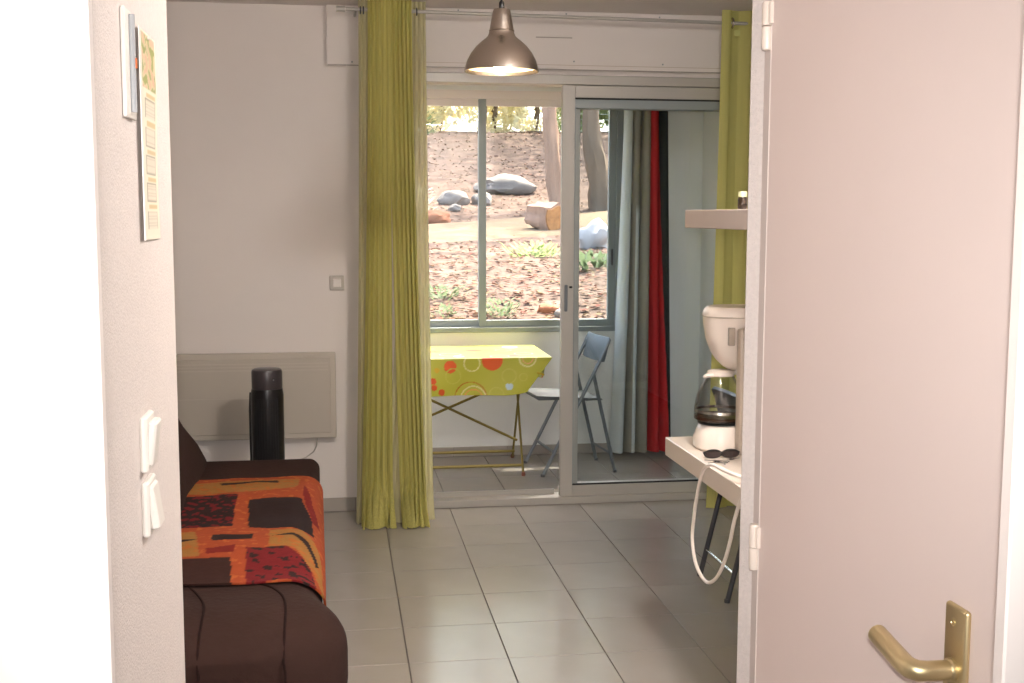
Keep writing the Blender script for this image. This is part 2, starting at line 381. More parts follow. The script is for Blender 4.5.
# ---- window_2: veranda sliding window
e2 = bpy.data.objects.new('window_2', None); C.objects.link(e2); e2.location = (.85, VY+.05, WZ0); ORG[e2] = Vector(e2.location)
struct(e2, 'wide grey aluminium veranda window looking onto the hillside', 'window')
def fp2(par, name, *a): return frame_piece(par, name, *a)
fp2(e2, 'frame_top', WX0, WX1, VY-.01, VY+.09, 2.165, WZ1, M['white'])
fp2(e2, 'frame_bottom', WX0, WX1, VY-.02, VY+.09, WZ0, WZ0+.03, M['alu2'])
fp2(e2, 'frame_side', WX0, WX0+.04, VY-.005, VY+.09, WZ0+.03, 2.165, M['alu2'])
fp2(e2, 'frame_side', WX1-.04, WX1, VY-.005, VY+.09, WZ0+.03, 2.165, M['alu2'])
def wsash(x0, x1, y0):
    s = fp2(e2, 'sash', x0, x0+.045, y0, y0+.03, WZ0+.03, 2.165, M['alu2'])
    fp2(s, 'stile', x1-.045, x1, y0, y0+.03, WZ0+.03, 2.165, M['alu2'])
    fp2(s, 'bottom_rail', x0+.045, x1-.045, y0, y0+.03, WZ0+.03, WZ0+.072, M['alu2'])
    fp2(s, 'top_rail', x0+.045, x1-.045, y0, y0+.03, 2.125, 2.165, M['white'])
    MB().box(x0+.045, x1-.045, y0+.012, y0+.018, WZ0+.072, 2.125).build('pane', M['glass'], s, smooth=False)
    return s
wsash(WX0+.04, .905, VY+.045)
s = wsash(.858, WX1-.04, VY+.008)
MB().box(1.677, 1.690, VY-.002, VY+.01, 1.17, 1.27, b=.003).build('handle', M['dkgrey'], s, smooth=False)
e3 = bpy.data.objects.new('window_3_added', None); C.objects.link(e3); e3.location = (-.35, 6.6, WZ0); ORG[e3] = Vector(e3.location)  # unseen end opening, added to bring more daylight into the veranda
struct(e3, 'added unseen grey aluminium end window letting daylight into the veranda', 'window')
fp2(e3, 'frame_bottom', -.38, -.32, 6.06, VY+.14, WZ0, WZ0+.05, M['alu2']); fp2(e3, 'frame_top', -.38, -.32, 6.06, VY+.14, 2.165, WZ1, M['alu2'])
fp2(e3, 'frame_side', -.38, -.32, 6.06, 6.11, WZ0+.05, 2.165, M['alu2']); fp2(e3, 'frame_side', -.38, -.32, VY+.09, VY+.14, WZ0+.05, 2.165, M['alu2'])
MB().box(-.353, -.347, 6.11, VY+.09, WZ0+.05, 2.165).build('pane', M['glass'], e3, smooth=False)
# house outside: eave over the veranda window
struct(MB().box(-2.5, 4.5, WY+.201, VY+.45, 2.601, 2.75).build('trim_2', M['facade'], smooth=False), 'concrete eave above the veranda window', 'eave')

# ---- door_1: bathroom door in the passage with frame
tr = struct(MB().box(.712, .76, 1.860, 1.9065, 0, 2.06).box(.7005, .76, 1.1005, 1.118, 0, 2.06).box(.712, .76, 1.118, 1.860, 2.035, 2.06).build('trim_3', mat('frame_paint', srgb(196, 184, 178), .45), smooth=False), 'painted metal frame of the passage door', 'door frame')
d1 = struct(MB().box(.700, .740, 1.120, 1.847, .01, 2.03, b=.003).build('door_1', M['door'], smooth=False), 'plain pale pink painted door with lever handle, in the passage', 'door')
MB().box(.7005, .742, 1.8475, 1.852, .01, 2.03, b=.001).build('rebate_lip', M['white'], d1, smooth=False)
for z0, z1 in ((1.738, 1.815), (.872, .952)):
    zm = (z0+z1)/2
    h = MB().lathe([(.0, .0), (.0075, .001), (.0085, .004), (.0085, zm-z0-.001), (0, zm-z0)], (.697, 1.858, z0), 16).build('hinge', M['plast'], d1)
    MB().lathe([(.0, .0), (.0095, .001), (.0095, z1-zm-.003), (.0085, z1-zm), (0, z1-zm)], (.697, 1.856, zm), 16).build('knuckle', M['plast'], h)
    MB().box(.694, .7005, 1.838, 1.857, zm+.002, z1-.002, b=.001).build('leaf_plate', M['plast'], h, smooth=False)
# lever handle with long backplate
pl = MB().box(.692, .7005, 1.180, 1.226, .79, 1.030, b=.006, seg=3).build('backplate', M['nickel'], d1)
o = MB().lathe([(0, -.001), (.0045, -.001), (.0045, .001), (.0025, .0012), (.002, .0002), (0, .0002)], (0, 0, 0), 14).build('screw', M['nickel'], pl, local=True)
o.rotation_euler = (0, -math.pi/2, 0)
o.location = Vector((.6915, 1.206, 1.010)) - ORG[pl]
lv = MB().tube([(.700, 1.203, .955), (.662, 1.203, .955), (.651, 1.2045, .955), (.645, 1.211, .956), (.643, 1.222, .957), (.643, 1.292, .968)], [.0115, .0115, .0122, .0124, .0122, .0118], 14).build('lever', M['nickel'], d1)
o = MB().lathe([(.0135, 0), (.0135, .004), (.0115, .006), (.0105, .009)], (0, 0, 0), 20, True, True).build('collar', M['nickel'], lv, local=True)
o.rotation_euler = (0, -math.pi/2, 0); o.location = Vector((.692, 1.203, .955)) - ORG[lv]

# ================================================================== OBJECTS IN THE ROOM
# ---- sofa (fold-out, brown quilted mattress)
SX0, SX1, SYN, SYF, SZ0, SZ1 = -.95, -.056, 2.93, 5.06, .13, .425
def sofa_section(y, grow=0.0):
    # returns list of (x,z) around the mattress at depth y
    dn = max(0, min(1, (y-SYN)/.30)); df = max(0, min(1, (SYF-y)/.05))
    kn = math.sqrt(max(0, 1-(1-dn)**2)); kf = math.sqrt(max(0, 1-(1-df)**2)); k = min(kn, kf)
    bulge = .105*math.exp(-((y-3.04)/.20)**2) - .025*max(0, (y-3.6)/1.46)
    x1 = SX1 + bulge - .22*(1-kn) - .04*(1-kf) + grow; z1 = SZ1 - .10*(1-kn) - .04*(1-kf) + grow; z0 = SZ0 + .07*(1-k); x0 = SX0
    z1 += .008*math.sin(y*9)*k
    r = min(.115-.07*max(0, min(1, (y-4.2)/.7)), (z1-z0)*.5)
    P = [(x0, z0), (x0, z1)]
    for i in range(13):
        a = math.pi/2*(1-i/12); P.append((x1-r+r*math.cos(a), z1-r+r*math.sin(a)))
    rb = min(.09, (z1-z0)*.49)
    for i in range(9):
        a = -math.pi/2*i/8; P.append((x1-rb+rb*math.cos(a), z0+rb+rb*math.sin(a)))
    return P
sofa = thing('sofa_bed', 'dark brown quilted fold-out sofa along the left wall', 'sofa', (-.45, 4.0, 0))
ys = [SYN+.002+.298*(1-math.cos(math.pi/2*i/14)) for i in range(15)] + [SYN+.30+i*(SYF-.05-SYN-.30)/40 for i in range(1, 41)] + [SYF-.05+.048*math.sin(math.pi/2*i/7) for i in range(1, 8)]
mb = MB().rings([[(x, y, z) for x, z in sofa_section(y)] for y in ys])
mt = mb.build('mattress', M['brown'], sofa)
def topz(x, y, g=0):
    P = sofa_section(y, g); 
    for a, b in zip(P[1:], P[2:]):
        if a[0] <= x <= b[0] and b[0] > a[0]: return a[1]+(b[1]-a[1])*(x-a[0])/(b[0]-a[0])
    return P[1][1]
# quilting seams on the bare near end
for base in ([(-.44, 3.37), (-.40, 3.28), (-.365, 3.16), (-.36, 3.06), (-.36, 2.98)], [(-.27, 3.37), (-.20, 3.31), (-.16, 3.22), (-.145, 3.10), (-.145, 2.98)]):
    pts = [(x, y, topz(x, y)+.0005) for x, y in smooth_path([(a, b, 0) for a, b in base]) for _ in (0,)] if False else [(p.x, p.y, topz(p.x, p.y)+.0005) for p in smooth_path([(a, b, 0) for a, b in base])]
    xe = base[-1][0]; zt = topz(xe, SYN+.003)
    pts += [(xe, 2.95, topz(xe, 2.95)+.0005), (xe, SYN+.004, zt-.004), (xe+.004, SYN+.0005, zt-.03), (xe+.006, SYN+.0005, .215)]
    MB().tube(pts, .0035, 6).build('seam', M['brown2'], sofa)
# backrest leaning on the left
bp_ = [(-.95, .36), (-.56, .40), (-.545, .43), (-.58, .50), (-.64, .58), (-.70, .70), (-.76, .82), (-.83, .88), (-.92, .88), (-1.0, .80), (-1.06, .50)]
def shr(P, k):
    cx = sum(p[0] for p in P)/len(P); cz = sum(p[1] for p in P)/len(P); return [(cx+(a-cx)*k, cz+(b-cz)*k) for a, b in P]
MB().rings([[(a, y, b) for a, b in shr(bp_, k)] for y, k in ((2.98, .86), (2.99, .95), (3.03, 1), (3.5, 1.0), (4.0, 1.01), (4.5, 1.0), (4.98, 1), (5.03, .95), (5.05, .86))]).build('backrest', M['brown'], sofa)
MB().box(-1.0, -.12, 3.08, 4.95, .09, .14, b=.005).build('base_frame', M['black'], sofa, smooth=False)
for x in (-.92, -.2):
    for y in (3.2, 4.83): MB().lathe([(.022, 0), (.026, .01), (.026, .092)], (x, y, 0), 12, True, True).build('leg', M['black'], sofa)
# ---- printed throw over the sofa
ORANGE, YEL, DARK, RED, DRED, BRN = [srgb(*c) for c in ((162, 74, 42), (158, 110, 56), (47, 34, 32), (122, 37, 32), (114, 33, 35), (58, 36, 31))]
TP = [('yel', [(-.60, 4.54), (-0.446, 4.61), (-0.212, 4.65), (-0.147, 4.623), (-0.157, 4.447), (-0.3, 4.4), (-0.468, 4.359), (-0.60, 4.38)], YEL),
 ('a', [(-0.70, 4.327), (-0.37, 4.345), (-0.358, 3.936), (-0.70, 3.934)], 'mixA'),
 ('b', [(-0.325, 4.275), (-0.137, 4.281), (-0.089, 4.063), (-0.075, 3.844), (-0.153, 3.894), (-0.301, 3.902)], DARK),
 ('bar', [(-0.411, 3.803), (-0.275, 3.821), (-0.272, 3.747), (-0.403, 3.723)], DARK),
 ('y2', [(-0.226, 3.865), (-0.119, 3.876), (-0.043, 3.691), (-.01, 3.34), (-0.066, 3.47), (-0.143, 3.612), (-0.219, 3.623)], YEL),
 ('rb', [(-0.411, 3.65), (-0.322, 3.66), (-0.322, 3.592), (-0.404, 3.582)], RED),
 ('y3', [(-0.70, 3.857), (-0.464, 3.873), (-0.423, 3.563), (-0.70, 3.551)], YEL),
 ('c', [(-0.70, 3.551), (-0.33, 3.539), (-0.306, 3.323), (-0.70, 3.26)], BRN),
 ('d', [(-0.288, 3.632), (-0.169, 3.615), (-0.078, 3.493), (-0.052, 3.287), (-0.157, 3.331), (-0.265, 3.318)], 'mixD'),
 ('e', [(-0.131, 4.478), (-0.092, 4.274), (-0.046, 4.057), (-0.089, 4.063), (-0.131, 4.312)], RED),
 ('s', [(-0.458, 4.566), (-0.336, 4.598), (-0.235, 4.628), (-0.232, 4.57), (-0.334, 4.57), (-0.446, 4.522)], DARK),
 ('s2', [(-0.214, 3.768), (-0.15, 3.804), (-0.096, 3.722), (-0.049, 3.554), (-0.060, 3.53), (-0.108, 3.685), (-0.149, 3.765)], DARK),
 ('s3', [(-.56, 3.74), (-.48, 3.76), (-.445, 3.75), (-.47, 3.735), (-.52, 3.715)], DARK)]
def throw_col(x, y):
    wx = x+.006*noise.noise(Vector((x*14, y*9, 0))); wy = y+.02*noise.noise(Vector((x*10, y*7, 5)))
    c = ORANGE; n = noise.noise(Vector((x*34+y*8, y*30, 2)))*.8+.35*noise.noise(Vector((x*80, y*40, 7)))
    for k, P, col in TP:
        if inpoly(wx, wy, P): c = col
    if c == 'mixA': c = DRED if n > .12 else DARK
    elif c == 'mixD': c = DARK if n > .18 else DRED
    elif c == ORANGE and n > .25: c = srgb(180, 94, 48)
    elif c == YEL and n < -.2: c = srgb(174, 102, 48)
    return c
def throw_pt(u, v, off):
    y = 3.375 + v*1.285; x0 = -.70; s = u*.84
    yy = y + (1-v)*.16*max(0, (u-.72)/.28)**1.3 - .05*math.sin(u*3.0)*(1-v) + .03*math.sin(u*3)*v
    P = [(x0, topz(x0, yy, off))] + sofa_section(yy, off)[2:22]
    d = 0
    for a, b in zip(P, P[1:]):
        L = math.hypot(b[0]-a[0], b[1]-a[1])
        if d+L >= s and L > 0:
            t = (s-d)/L; x = a[0]+(b[0]-a[0])*t; z = a[1]+(b[1]-a[1])*t; break
        d += L
    else: x, z = P[-1]
    zz = z + .004*noise.noise(Vector((x*9, yy*6, 1)))
    return x, yy, zz, x0+s
mb = MB()
mb.grid(lambda u, v: throw_pt(u, v, .012)[:3], 150, 210, lambda u, v: throw_col(throw_pt(u, v, .012)[3], throw_pt(u, v, .012)[1]))
th = mb.solid(.006).build('throw_blanket', M['throw'], origin=(-.3, 3.98, .435))
tag(th, 'orange, yellow and red patterned throw spread over the brown sofa', 'throw')
# ---- black tower fan
tf = thing('tower_fan', 'slim black tower fan standing between the sofa and the heater', 'fan', (-.312, 5.3, 0))
cx, cy = -.312, 5.3
MB().lathe([(0, 0), (.12, 0), (.125, .008), (.12, .02), (.05, .03), (0, .03)], (cx, cy, 0), 32).build('base', M['black'], tf)
MB().lathe([(.055, .03), (.072, .06), (.073, .67), (.069, .70)], (cx, cy, 0), 32, True, True).build('body', M['black'], tf)
cp = MB().lathe([(.067, .70), (.068, .705), (.068, .775), (.065, .785), (.055, .790), (0, .791)], (cx, cy, 0), 32, True).build('control_head', mat('graphite_plastic', srgb(62, 56, 58), .3), tf)
o = MB().lathe([(.004, 0), (.004, .003), (0, .003)], (0, 0, 0), 10).build('button', M['chrome'], cp, local=True)
o.rotation_euler = (math.pi/2, 0, .5); o.location = (.031, -.062, .745)
for k in range(9):
    a = -math.pi/2 + (k-4)*.17
    MB().box(cx+.0735*math.cos(a)-.002, cx+.0735*math.cos(a)+.002, cy+.0735*math.sin(a)-.003, cy+.0735*math.sin(a)+.003, .10, .66).build('grille_slat', M['blackm'], tf, smooth=False)
MB().tube([(cx-.074, cy+.02, .68), (cx-.078, cy+.02, .60), (cx-.076, cy+.02, .2)], .006, 6).build('edge_trim', M['black'], tf)
# ---- electric panel heater
ht = thing('panel_heater', 'taupe electric panel heater on the back wall behind the fan', 'heater', (-.47, WY, .38))
MB().box(-.95, -.007, WY-.062, WY-.018, .384, .806, b=.006, seg=2).build('casing', M['heater2'], ht, smooth=False)
MB().box(-.925, -.032, WY-.066, WY-.058, .41, .780, b=.003).build('front_panel', M['heater'], ht, smooth=False)
for k in range(3):
    z = .752-.016*k
    MB().box(-.915, -.045, WY-.069, WY-.064, z, z+.006).build('louvre', M['heater2'], ht, smooth=False)
MB().box(-.915, -.30, WY-.0685, WY-.064, .585, .589).build('louvre', M['heater2'], ht, smooth=False)
MB().box(-.16, -.10, WY-.07, WY-.06, .786, .80, b=.002).build('thermostat', M['heater2'], ht, smooth=False)
for x in (-.75, -.2): MB().box(x-.02, x+.02, WY-.02, WY-.001, .5, .75).build('bracket', M['heater2'], ht, smooth=False)
MB().tube([(-.10, WY-.04, .386), (-.105, WY-.03, .34), (-.12, WY-.02, .31), (-.16, WY-.016, .28), (-.21, WY-.012, .262), (-.26, WY-.01, .24), (-.30, WY-.008, .20)], .0035, 6).build('cable', M['swg'], ht)
# ---- grey light switch on the back wall
sw = thing('light_switch', 'square grey light switch on the back wall left of the curtain', 'switch', (.0045, WY, 1.142))
MB().box(-.031, .040, WY-.010, WY, 1.106, 1.178, b=.003).build('plate', M['swg'], sw, smooth=False)
MB().box(-.016, .025, WY-.014, WY-.008, 1.121, 1.163, b=.003).build('rocker', M['swl'], sw, smooth=False)
# ---- pendant lamp
LXc, LYc, LZ = .550, 3.9, 1.943
lp = thing('pendant_lamp', 'brushed metal bell-shaped pendant lamp, lit, hanging from the ceiling', 'lamp', (LXc, LYc, LZ))
prof = [(.1225, 0), (.1235, .002), (.121, .014), (.114, .036), (.101, .060), (.084, .082), (.066, .098), (.053, .108), (.046, .115), (.042, .124), (.040, .134), (.034, .170), (.029, .196), (.026, .202), (.008, .204)]
inner = [(max(r-.0015, .004), z-.0012 if z > 0 else 0) for r, z in prof[2:]]
shd = MB().lathe(prof, (LXc, LYc, LZ), 48).build('shade', M['steel'], lp)
MB().lathe([(.1225, 0), (.1215, .0008), (.1192, .0128)], (LXc, LYc, LZ), 48).build('rim_band', M['steel'], shd)
MB().lathe(inner, (LXc, LYc, LZ), 48).build('shade_lining', M['lampw'], shd)
MB().lathe([(.0415, .1315), (.0425, .133), (.0415, .1345)], (LXc, LYc, LZ), 40).build('ridge', M['steel'], shd)
MB().lathe([(.008, .203), (.009, .206), (.009, .222), (.006, .228), (.003, .232)], (LXc, LYc, LZ), 16, True).build('cord_grip', M['black'], lp)
MB().tube([(LXc, LYc, LZ+.228), (LXc, LYc, 2.44)], .003, 8).build('cord', M['black'], lp)
MB().lathe([(.045, 2.464-LZ), (.045, 2.45-LZ), (.03, 2.43-LZ), (.006, 2.425-LZ)], (LXc, LYc, LZ), 24, True, True).build('ceiling_rose', M['black'], lp)
MB().lathe([(.014, .09), (.016, .075), (.026, .055), (.031, .035), (.028, .018), (.017, .006), (.0, .001)], (LXc, LYc, LZ-.004), 24, True).build('bulb', mat('bulb_glow', (1, .80, .48, 1), .3, emit=60), lp)
MB().lathe([(.017, .085), (.018, .15), (.014, .195)], (LXc, LYc, LZ), 16, True, True).build('socket', M['black'], lp)
# ---- unseen ceiling fixture, added to fill the room with light
kl = thing('fill_lamp', 'added fill lamp, round white flush fixture out of view by the kitchen corner', 'lamp', (.98, 2.35, CZ))
MB().lathe([(.155, 0), (.155, -.02), (.145, -.024)], (.98, 2.35, CZ-.0005), 32, True, True).build('base', M['white'], kl)
MB().lathe([(.142, -.024), (.140, -.045), (.12, -.068), (.08, -.085), (.04, -.092), (0, -.094)], (.98, 2.35, CZ-.0005), 32).build('diffuser', mat('fill_diffuser', (1, .95, .91, 1), .4, emit=205), kl)
# ---- curtain rod
RZ, RY = 2.418, 5.585
rd = thing('curtain_rod', 'thin pale metal curtain rod across the shutter box', 'curtain rod', (1.15, RY, RZ))
MB().tube([(.06, RY, RZ), (2.40, RY, RZ-.02)], .0085, 12).build('pole', M['alu'], rd)
MB().tube([(.018, RY, RZ), (.058, RY, RZ)], .0135, 14).build('finial', M['alu'], rd)
MB().tube([(2.40, RY, RZ-.02), (2.44, RY, RZ-.02)], .0135, 14).build('finial', M['alu'], rd)
for x in (.105, 2.36):
    MB().tube([(x, RY, RZ), (x, BY+.001, RZ-.004)], .006, 8).build('bracket', M['alu'], rd)
# ---- left green curtain
lc = thing('curtain', 'gathered yellow-green string curtain with cream sheer edges, left of the patio door', 'curtain', (.27, RY, 0), 'green curtains on the rod')
def drape(x0t, x1t, x0b, x1b, yo, amp, folds, ph, zt=2.462, zb=.004, flare=0.0):
    def f(u, v):
        z = zt+(zb-zt)*v
        k = v**1.6
        x = (x0t+(x1t-x0t)*u)*(1-k) + (x0b+(x1b-x0b)*u)*k
        a = amp*(.55+.45*v) 
        y = RY+yo + a*math.sin(u*folds*2*math.pi+ph+1.3*math.sin(u*4.1+ph)) + .3*a*math.sin(u*folds*5.3+ph*2+v*2)
        x += .25*a*math.cos(u*folds*4*math.pi+ph+v)
        if v > .9: 
            q = ((v-.9)/.1)**2; y -= flare*q*(1+.5*math.sin(u*folds*6.3)); x += .012*q*math.sin(u*folds*11)
        return (x, y, z)
    return f
def add_drape(par, name, m, *a, nu=90, nv=60, **k):
    return MB().grid(drape(*a, **k), nu, nv).solid(.0015).build(name, m, par)
add_drape(lc, 'sheer_panel', M['sheer'], .118, .195, .082, .20, .004, .012, 4, .3, flare=.05, nu=40)
add_drape(lc, 'sheer_panel', M['sheer'], .335, .430, .22, .460, .014, .012, 5, 1.3, flare=.05, nu=60)
add_drape(lc, 'green_panel', M['gcurt'], .160, .265, .105, .254, -.025, .012, 5.3, .4, flare=.10)
add_drape(lc, 'green_panel', M['gcurt'], .258, .362, .300, .420, -.025, .012, 5.7, 2.1, flare=.10)
for x, y in ((.128, -.002), (.142, -.012), (.388, -.012)):
    MB().torus((x, RY, RZ-.004), .0155, .0035, 'X').build('eyelet', M['dkgrey'], lc)
# ---- right green curtain
rc = thing('curtain', 'plain olive green curtain hanging at the right end of the rod above the counter', 'curtain', (2.08, RY, 0), 'green curtains on the rod')
add_drape(rc, 'panel', M['gcurt2'], 1.866, 2.26, 1.842, 2.30, .0, .028, 4, 2.6, zt=2.462, zb=.006, nu=80, nv=30)
MB().torus((1.915, RY, RZ-.016), .022, .006, 'X').build('eyelet', M['steel'], rc)
MB().box(1.915, 1.942, RY-.045, RY-.043, 2.335, 2.362).build('tag', mat('pale_green_tag', srgb(206, 208, 128), .8), rc, smooth=False)

# ---- floating shelf, counter and what stands on it
sh = thing('wall_shelf', 'thick grey floating shelf above the coffee maker', 'shelf', (1.3, 3.0, 1.434))
MB().box(1.094, 1.4995, 2.35, 3.60, 1.434, 1.490, b=.002).build('board', M['shelf'], sh, smooth=False)
MB().box(1.47, 1.4995, 2.4, 3.55, 1.405, 1.434).build('wall_batten', M['shelf'], sh, smooth=False)
jr = thing('spice_jar', 'small dark jar with a pale lid at the edge of the grey shelf', 'jar', (1.172, 3.29, 1.49))
MB().lathe([(0, 0), (.012, 0), (.0135, .003), (.0135, .03), (.011, .036)], (1.172, 3.29, 1.4905), 18, False, True).build('body', mat('dark_glass_jar', srgb(40, 28, 18), .15), jr)
MB().lathe([(.012, .036), (.0125, .038), (.0125, .05), (.011, .052), (0, .052)], (1.172, 3.29, 1.4905), 18, True).build('lid', M['sheer'] if False else mat('pale_lid', srgb(200, 196, 150), .5), jr)
ct = thing('counter_table', 'white thick-topped breakfast counter carrying the coffee maker', 'counter', (1.28, 3.0, 0))
MB().box(1.062, 1.4995, 2.25, 3.67, .690, .750, b=.002).build('top', M['counter'], ct, smooth=False)
MB().box(1.10, 1.48, 2.27, 2.31, 0, .690, b=.002).build('leg', M['counter'], ct, smooth=False)
MB().box(1.46, 1.4995, 2.35, 3.62, .640, .690).build('batten', M['counter'], ct, smooth=False)
# coffee maker
KX, KY, KZ = 1.178, 3.47, .7505
cm = thing('coffee_maker', 'cream white drip coffee maker on the counter', 'coffee maker', (KX, KY, KZ))
def stad(cx, cy, xl, xr, hy, z, n=36, p=2.6):
    mx = (xl+xr)/2; hx = (xr-xl)/2; out = []
    for i in range(n):
        a = 2*math.pi*i/n; c_, s_ = math.cos(a), math.sin(a)
        out.append((mx+hx*math.copysign(abs(c_)**(2/p), c_), cy+hy*math.copysign(abs(s_)**(2/p), s_), z))
    return out
B0 = KX-.078
bs = MB().rings([stad(0, KY, B0+.008, 1.335, .084, KZ), stad(0, KY, B0, 1.34, .090, KZ+.008), stad(0, KY, B0, 1.34, .090, KZ+.035), stad(0, KY, B0+.010, 1.335, .084, KZ+.06), stad(0, KY, B0+.018, 1.33, .078, KZ+.076), stad(0, KY, B0+.026, 1.325, .07, KZ+.080)]).build('base', M['plast'], cm)
MB().lathe([(.068, .0795), (.068, .082), (.06, .083), (0, .083)], (KX, KY, KZ), 32, True).build('hot_plate', M['dkgrey'], cm)
MB().box(1.194, 1.338, KY-.130, KY-.0905, KZ, KZ+.385, b=.010, seg=2).build('column', M['plastg'], cm)
hd = [(.262, .030, 1.205, 1.29), (.275, .048, 1.184, 1.31), (.295, .062, 1.164, 1.33), (.32, .073, 1.147, 1.34), (.36, .083, 1.132, 1.34), (.40, .088, 1.125, 1.34), (.428, .088, 1.123, 1.34), (.434, .089, 1.121, 1.341), (.450, .087, 1.126, 1.338), (.460, .080, 1.138, 1.33)]
MB().rings([stad(0, KY, xl, xr, hy, KZ+z-.016, p=2.4) for z, hy, xl, xr in hd]).build('filter_basket', M['plast'], cm)
MB().rings([stad(0, KY, 1.123, 1.339, .0875, KZ+.428-.016), stad(0, KY, 1.1215, 1.3405, .0892, KZ+.43-.016), stad(0, KY, 1.123, 1.339, .0875, KZ+.432-.016)], False, False).build('lid_seam', M['plastg'], cm)
MB().box(1.172, 1.192, KY-.0895, KY-.076, KZ+.33, KZ+.385, b=.002).build('level_window', mat('level_window_grey', srgb(170, 158, 144), .3), cm, smooth=False)
MB().box(1.198, 1.212, KY-.134, KY-.125, KZ+.05, KZ+.09, b=.002).build('switch', M['plastg'], cm, smooth=False)
pc = [(1.335, 3.42, .77), (1.345, 3.28, .757), (1.25, 3.08, .757), (1.12, 2.98, .758), (1.07, 2.985, .772), (1.050, 3.05, .774), (1.048, 3.14, .770), (1.046, 3.22, .735), (1.046, 3.275, .640), (1.046, 3.30, .565), (1.046, 3.308, .505), (1.046, 3.275, .45), (1.046, 3.215, .424), (1.046, 3.15, .424), (1.046, 3.08, .46), (1.046, 3.02, .52), (1.046, 2.975, .59), (1.046, 2.93, .68), (1.048, 2.86, .755), (1.10, 2.78, .765), (1.30, 2.7, .757)]
MB().tube(smooth_path(pc), .0052, 8).build('power_cord', M['plast'], cm)
# glass carafe
ca = thing('coffee_carafe', 'clear glass coffee carafe with dark band on the hot plate', 'carafe', (KX, KY, KZ+.084))
cz = KZ+.0842
MB().lathe([(0, 0), (.066, 0), (.076, .008), (.080, .022), (.079, .045), (.074, .075), (.064, .105), (.050, .130), (.042, .142), (.040, .147)], (KX, KY, cz), 40).build('jug', M['carafe'], ca)
MB().lathe([(.0770, .009), (.0798, .010), (.0803, .018), (.0785, .019)], (KX, KY, cz), 40).build('band', M['coffee'], ca)
MB().lathe([(.0765, .030), (.0785, .031), (.077, .038), (.0755, .039)], (KX, KY, cz), 40).build('band', M['steel'], ca)
MB().lathe([(.0, .003), (.064, .003), (.074, .010), (.076, .014), (0, .0145)], (KX, KY, cz), 40).build('coffee', M['coffee'], ca)
MB().lathe([(.041, .144), (.043, .147), (.042, .156), (.034, .161), (0, .163)], (KX, KY, cz), 32, True).build('lid', M['plast'], ca)
MB().tube(smooth_path([(KX+.038, KY+.01, cz+.15), (KX+.085, KY+.02, cz+.15), (KX+.115, KY+.024, cz+.125), (KX+.118, KY+.024, cz+.07), (KX+.10, KY+.02, cz+.035), (KX+.078, KY+.015, cz+.025)]), .008, 8).build('handle', M['plast'], ca)
MB().tube([(KX-.035, KY-.036, cz+.15), (KX-.052, KY-.03, cz+.148), (KX-.058, KY-.02, cz+.143)], .006, 8).build('spout', M['plast'], ca)
# sunglasses and keys
sg = thing('sunglasses', 'folded dark sunglasses lying on the counter edge', 'sunglasses', (1.14, 3.35, .7505))
for k, (gx, gy) in enumerate(((1.118, 3.335), (1.172, 3.335))):
    ln = MB(); ln.rings([[(gx+.025*math.cos(a), gy+.004+.002*math.sin(a), .7630+.011*math.sin(a)) for a in [2*math.pi*i/24 for i in range(24)]], [(gx+.025*math.cos(a), gy+.007+.002*math.sin(a), .7630+.011*math.sin(a)) for a in [2*math.pi*i/24 for i in range(24)]]]).build('lens', M['lens'], sg)
    MB().tube([(gx+.026*math.cos(a), gy+.005, .7640+.0115*math.sin(a)) for a in [2*math.pi*i/24 for i in range(25)]], .0026, 6).build('rim', M['black'], sg)
MB().tube([(1.140, 3.340, .767), (1.145, 3.339, .769), (1.150, 3.340, .767)], .0025, 6).build('bridge', M['black'], sg)
MB().tube([(1.093, 3.340, .768), (1.095, 3.358, .764), (1.15, 3.366, .757), (1.19, 3.372, .7535)], [.004, .004, .003, .003], 6).build('temple', M['black'], sg)
MB().tube([(1.198, 3.340, .768), (1.197, 3.352, .762), (1.15, 3.358, .756), (1.10, 3.360, .7535)], [.004, .004, .003, .003], 6).build('temple', M['black'], sg)
sg.location += Vector((-.010, -.022, 0))
ky = thing('key_bunch', 'small bunch of metal keys beside the sunglasses on the counter', 'keys', (1.12, 3.26, .7505))
MB().torus((1.125, 3.262, .7525), .014, .0013, 'Z').build('ring', M['chrome'], ky)
for i, a in enumerate((2.6, 3.5, 4.4, .4)):
    cx, cy = 1.125+.014*math.cos(a), 3.262+.014*math.sin(a); R_ = Matrix.Rotation(a, 3, 'Z'); z = .7508+.0016*i
    k = MB().box(cx+.001, cx+.019, cy-.009, cy+.009, z, z+.0015, b=.0007, rot=R_, piv=(cx, cy, z)).build('key', M['chrome'], ky, smooth=False)
    MB().box(cx+.019, cx+.046, cy-.0025, cy+.0025, z, z+.0015, rot=R_, piv=(cx, cy, z)).build('blade', M['chrome'], k, smooth=False)

# ================================================================== VERANDA
# ---- folding table
tb = thing('folding_table', 'folding table with olive metal legs under the green tablecloth on the veranda', 'table', (.76, 6.62, 0))
AX0, AX1, AY0, AY1, AZ = .32, 1.165, 6.305, 6.925, .692
MB().box(AX0, AX1, AY0, AY1, AZ-.022, AZ, b=.003).build('tabletop', M['white'], tb, smooth=False)
for x in (.42, 1.04):
    MB().tube([(x, 6.46, 0), (x, 6.816, AZ-.022)], .0068, 8).build('leg', M['olive'], tb)
    MB().tube([(x+.014, 6.97, 0), (x+.014, 6.60, AZ-.022)], .0068, 8).build('leg', M['olive'], tb)
    for y, xx in ((6.46, x), (6.97, x+.014)): MB().lathe([(.011, 0), (.012, .01), (.010, .022)], (xx, y, 0), 10, True, True).build('foot_cap', M['brown2'] if False else mat('rust_foot_cap', srgb(128, 74, 58), .6), tb)
MB().tube([(.42, 6.51, .052), (1.04, 6.51, .052)], .009, 8).build('foot_bar', M['olive'], tb)
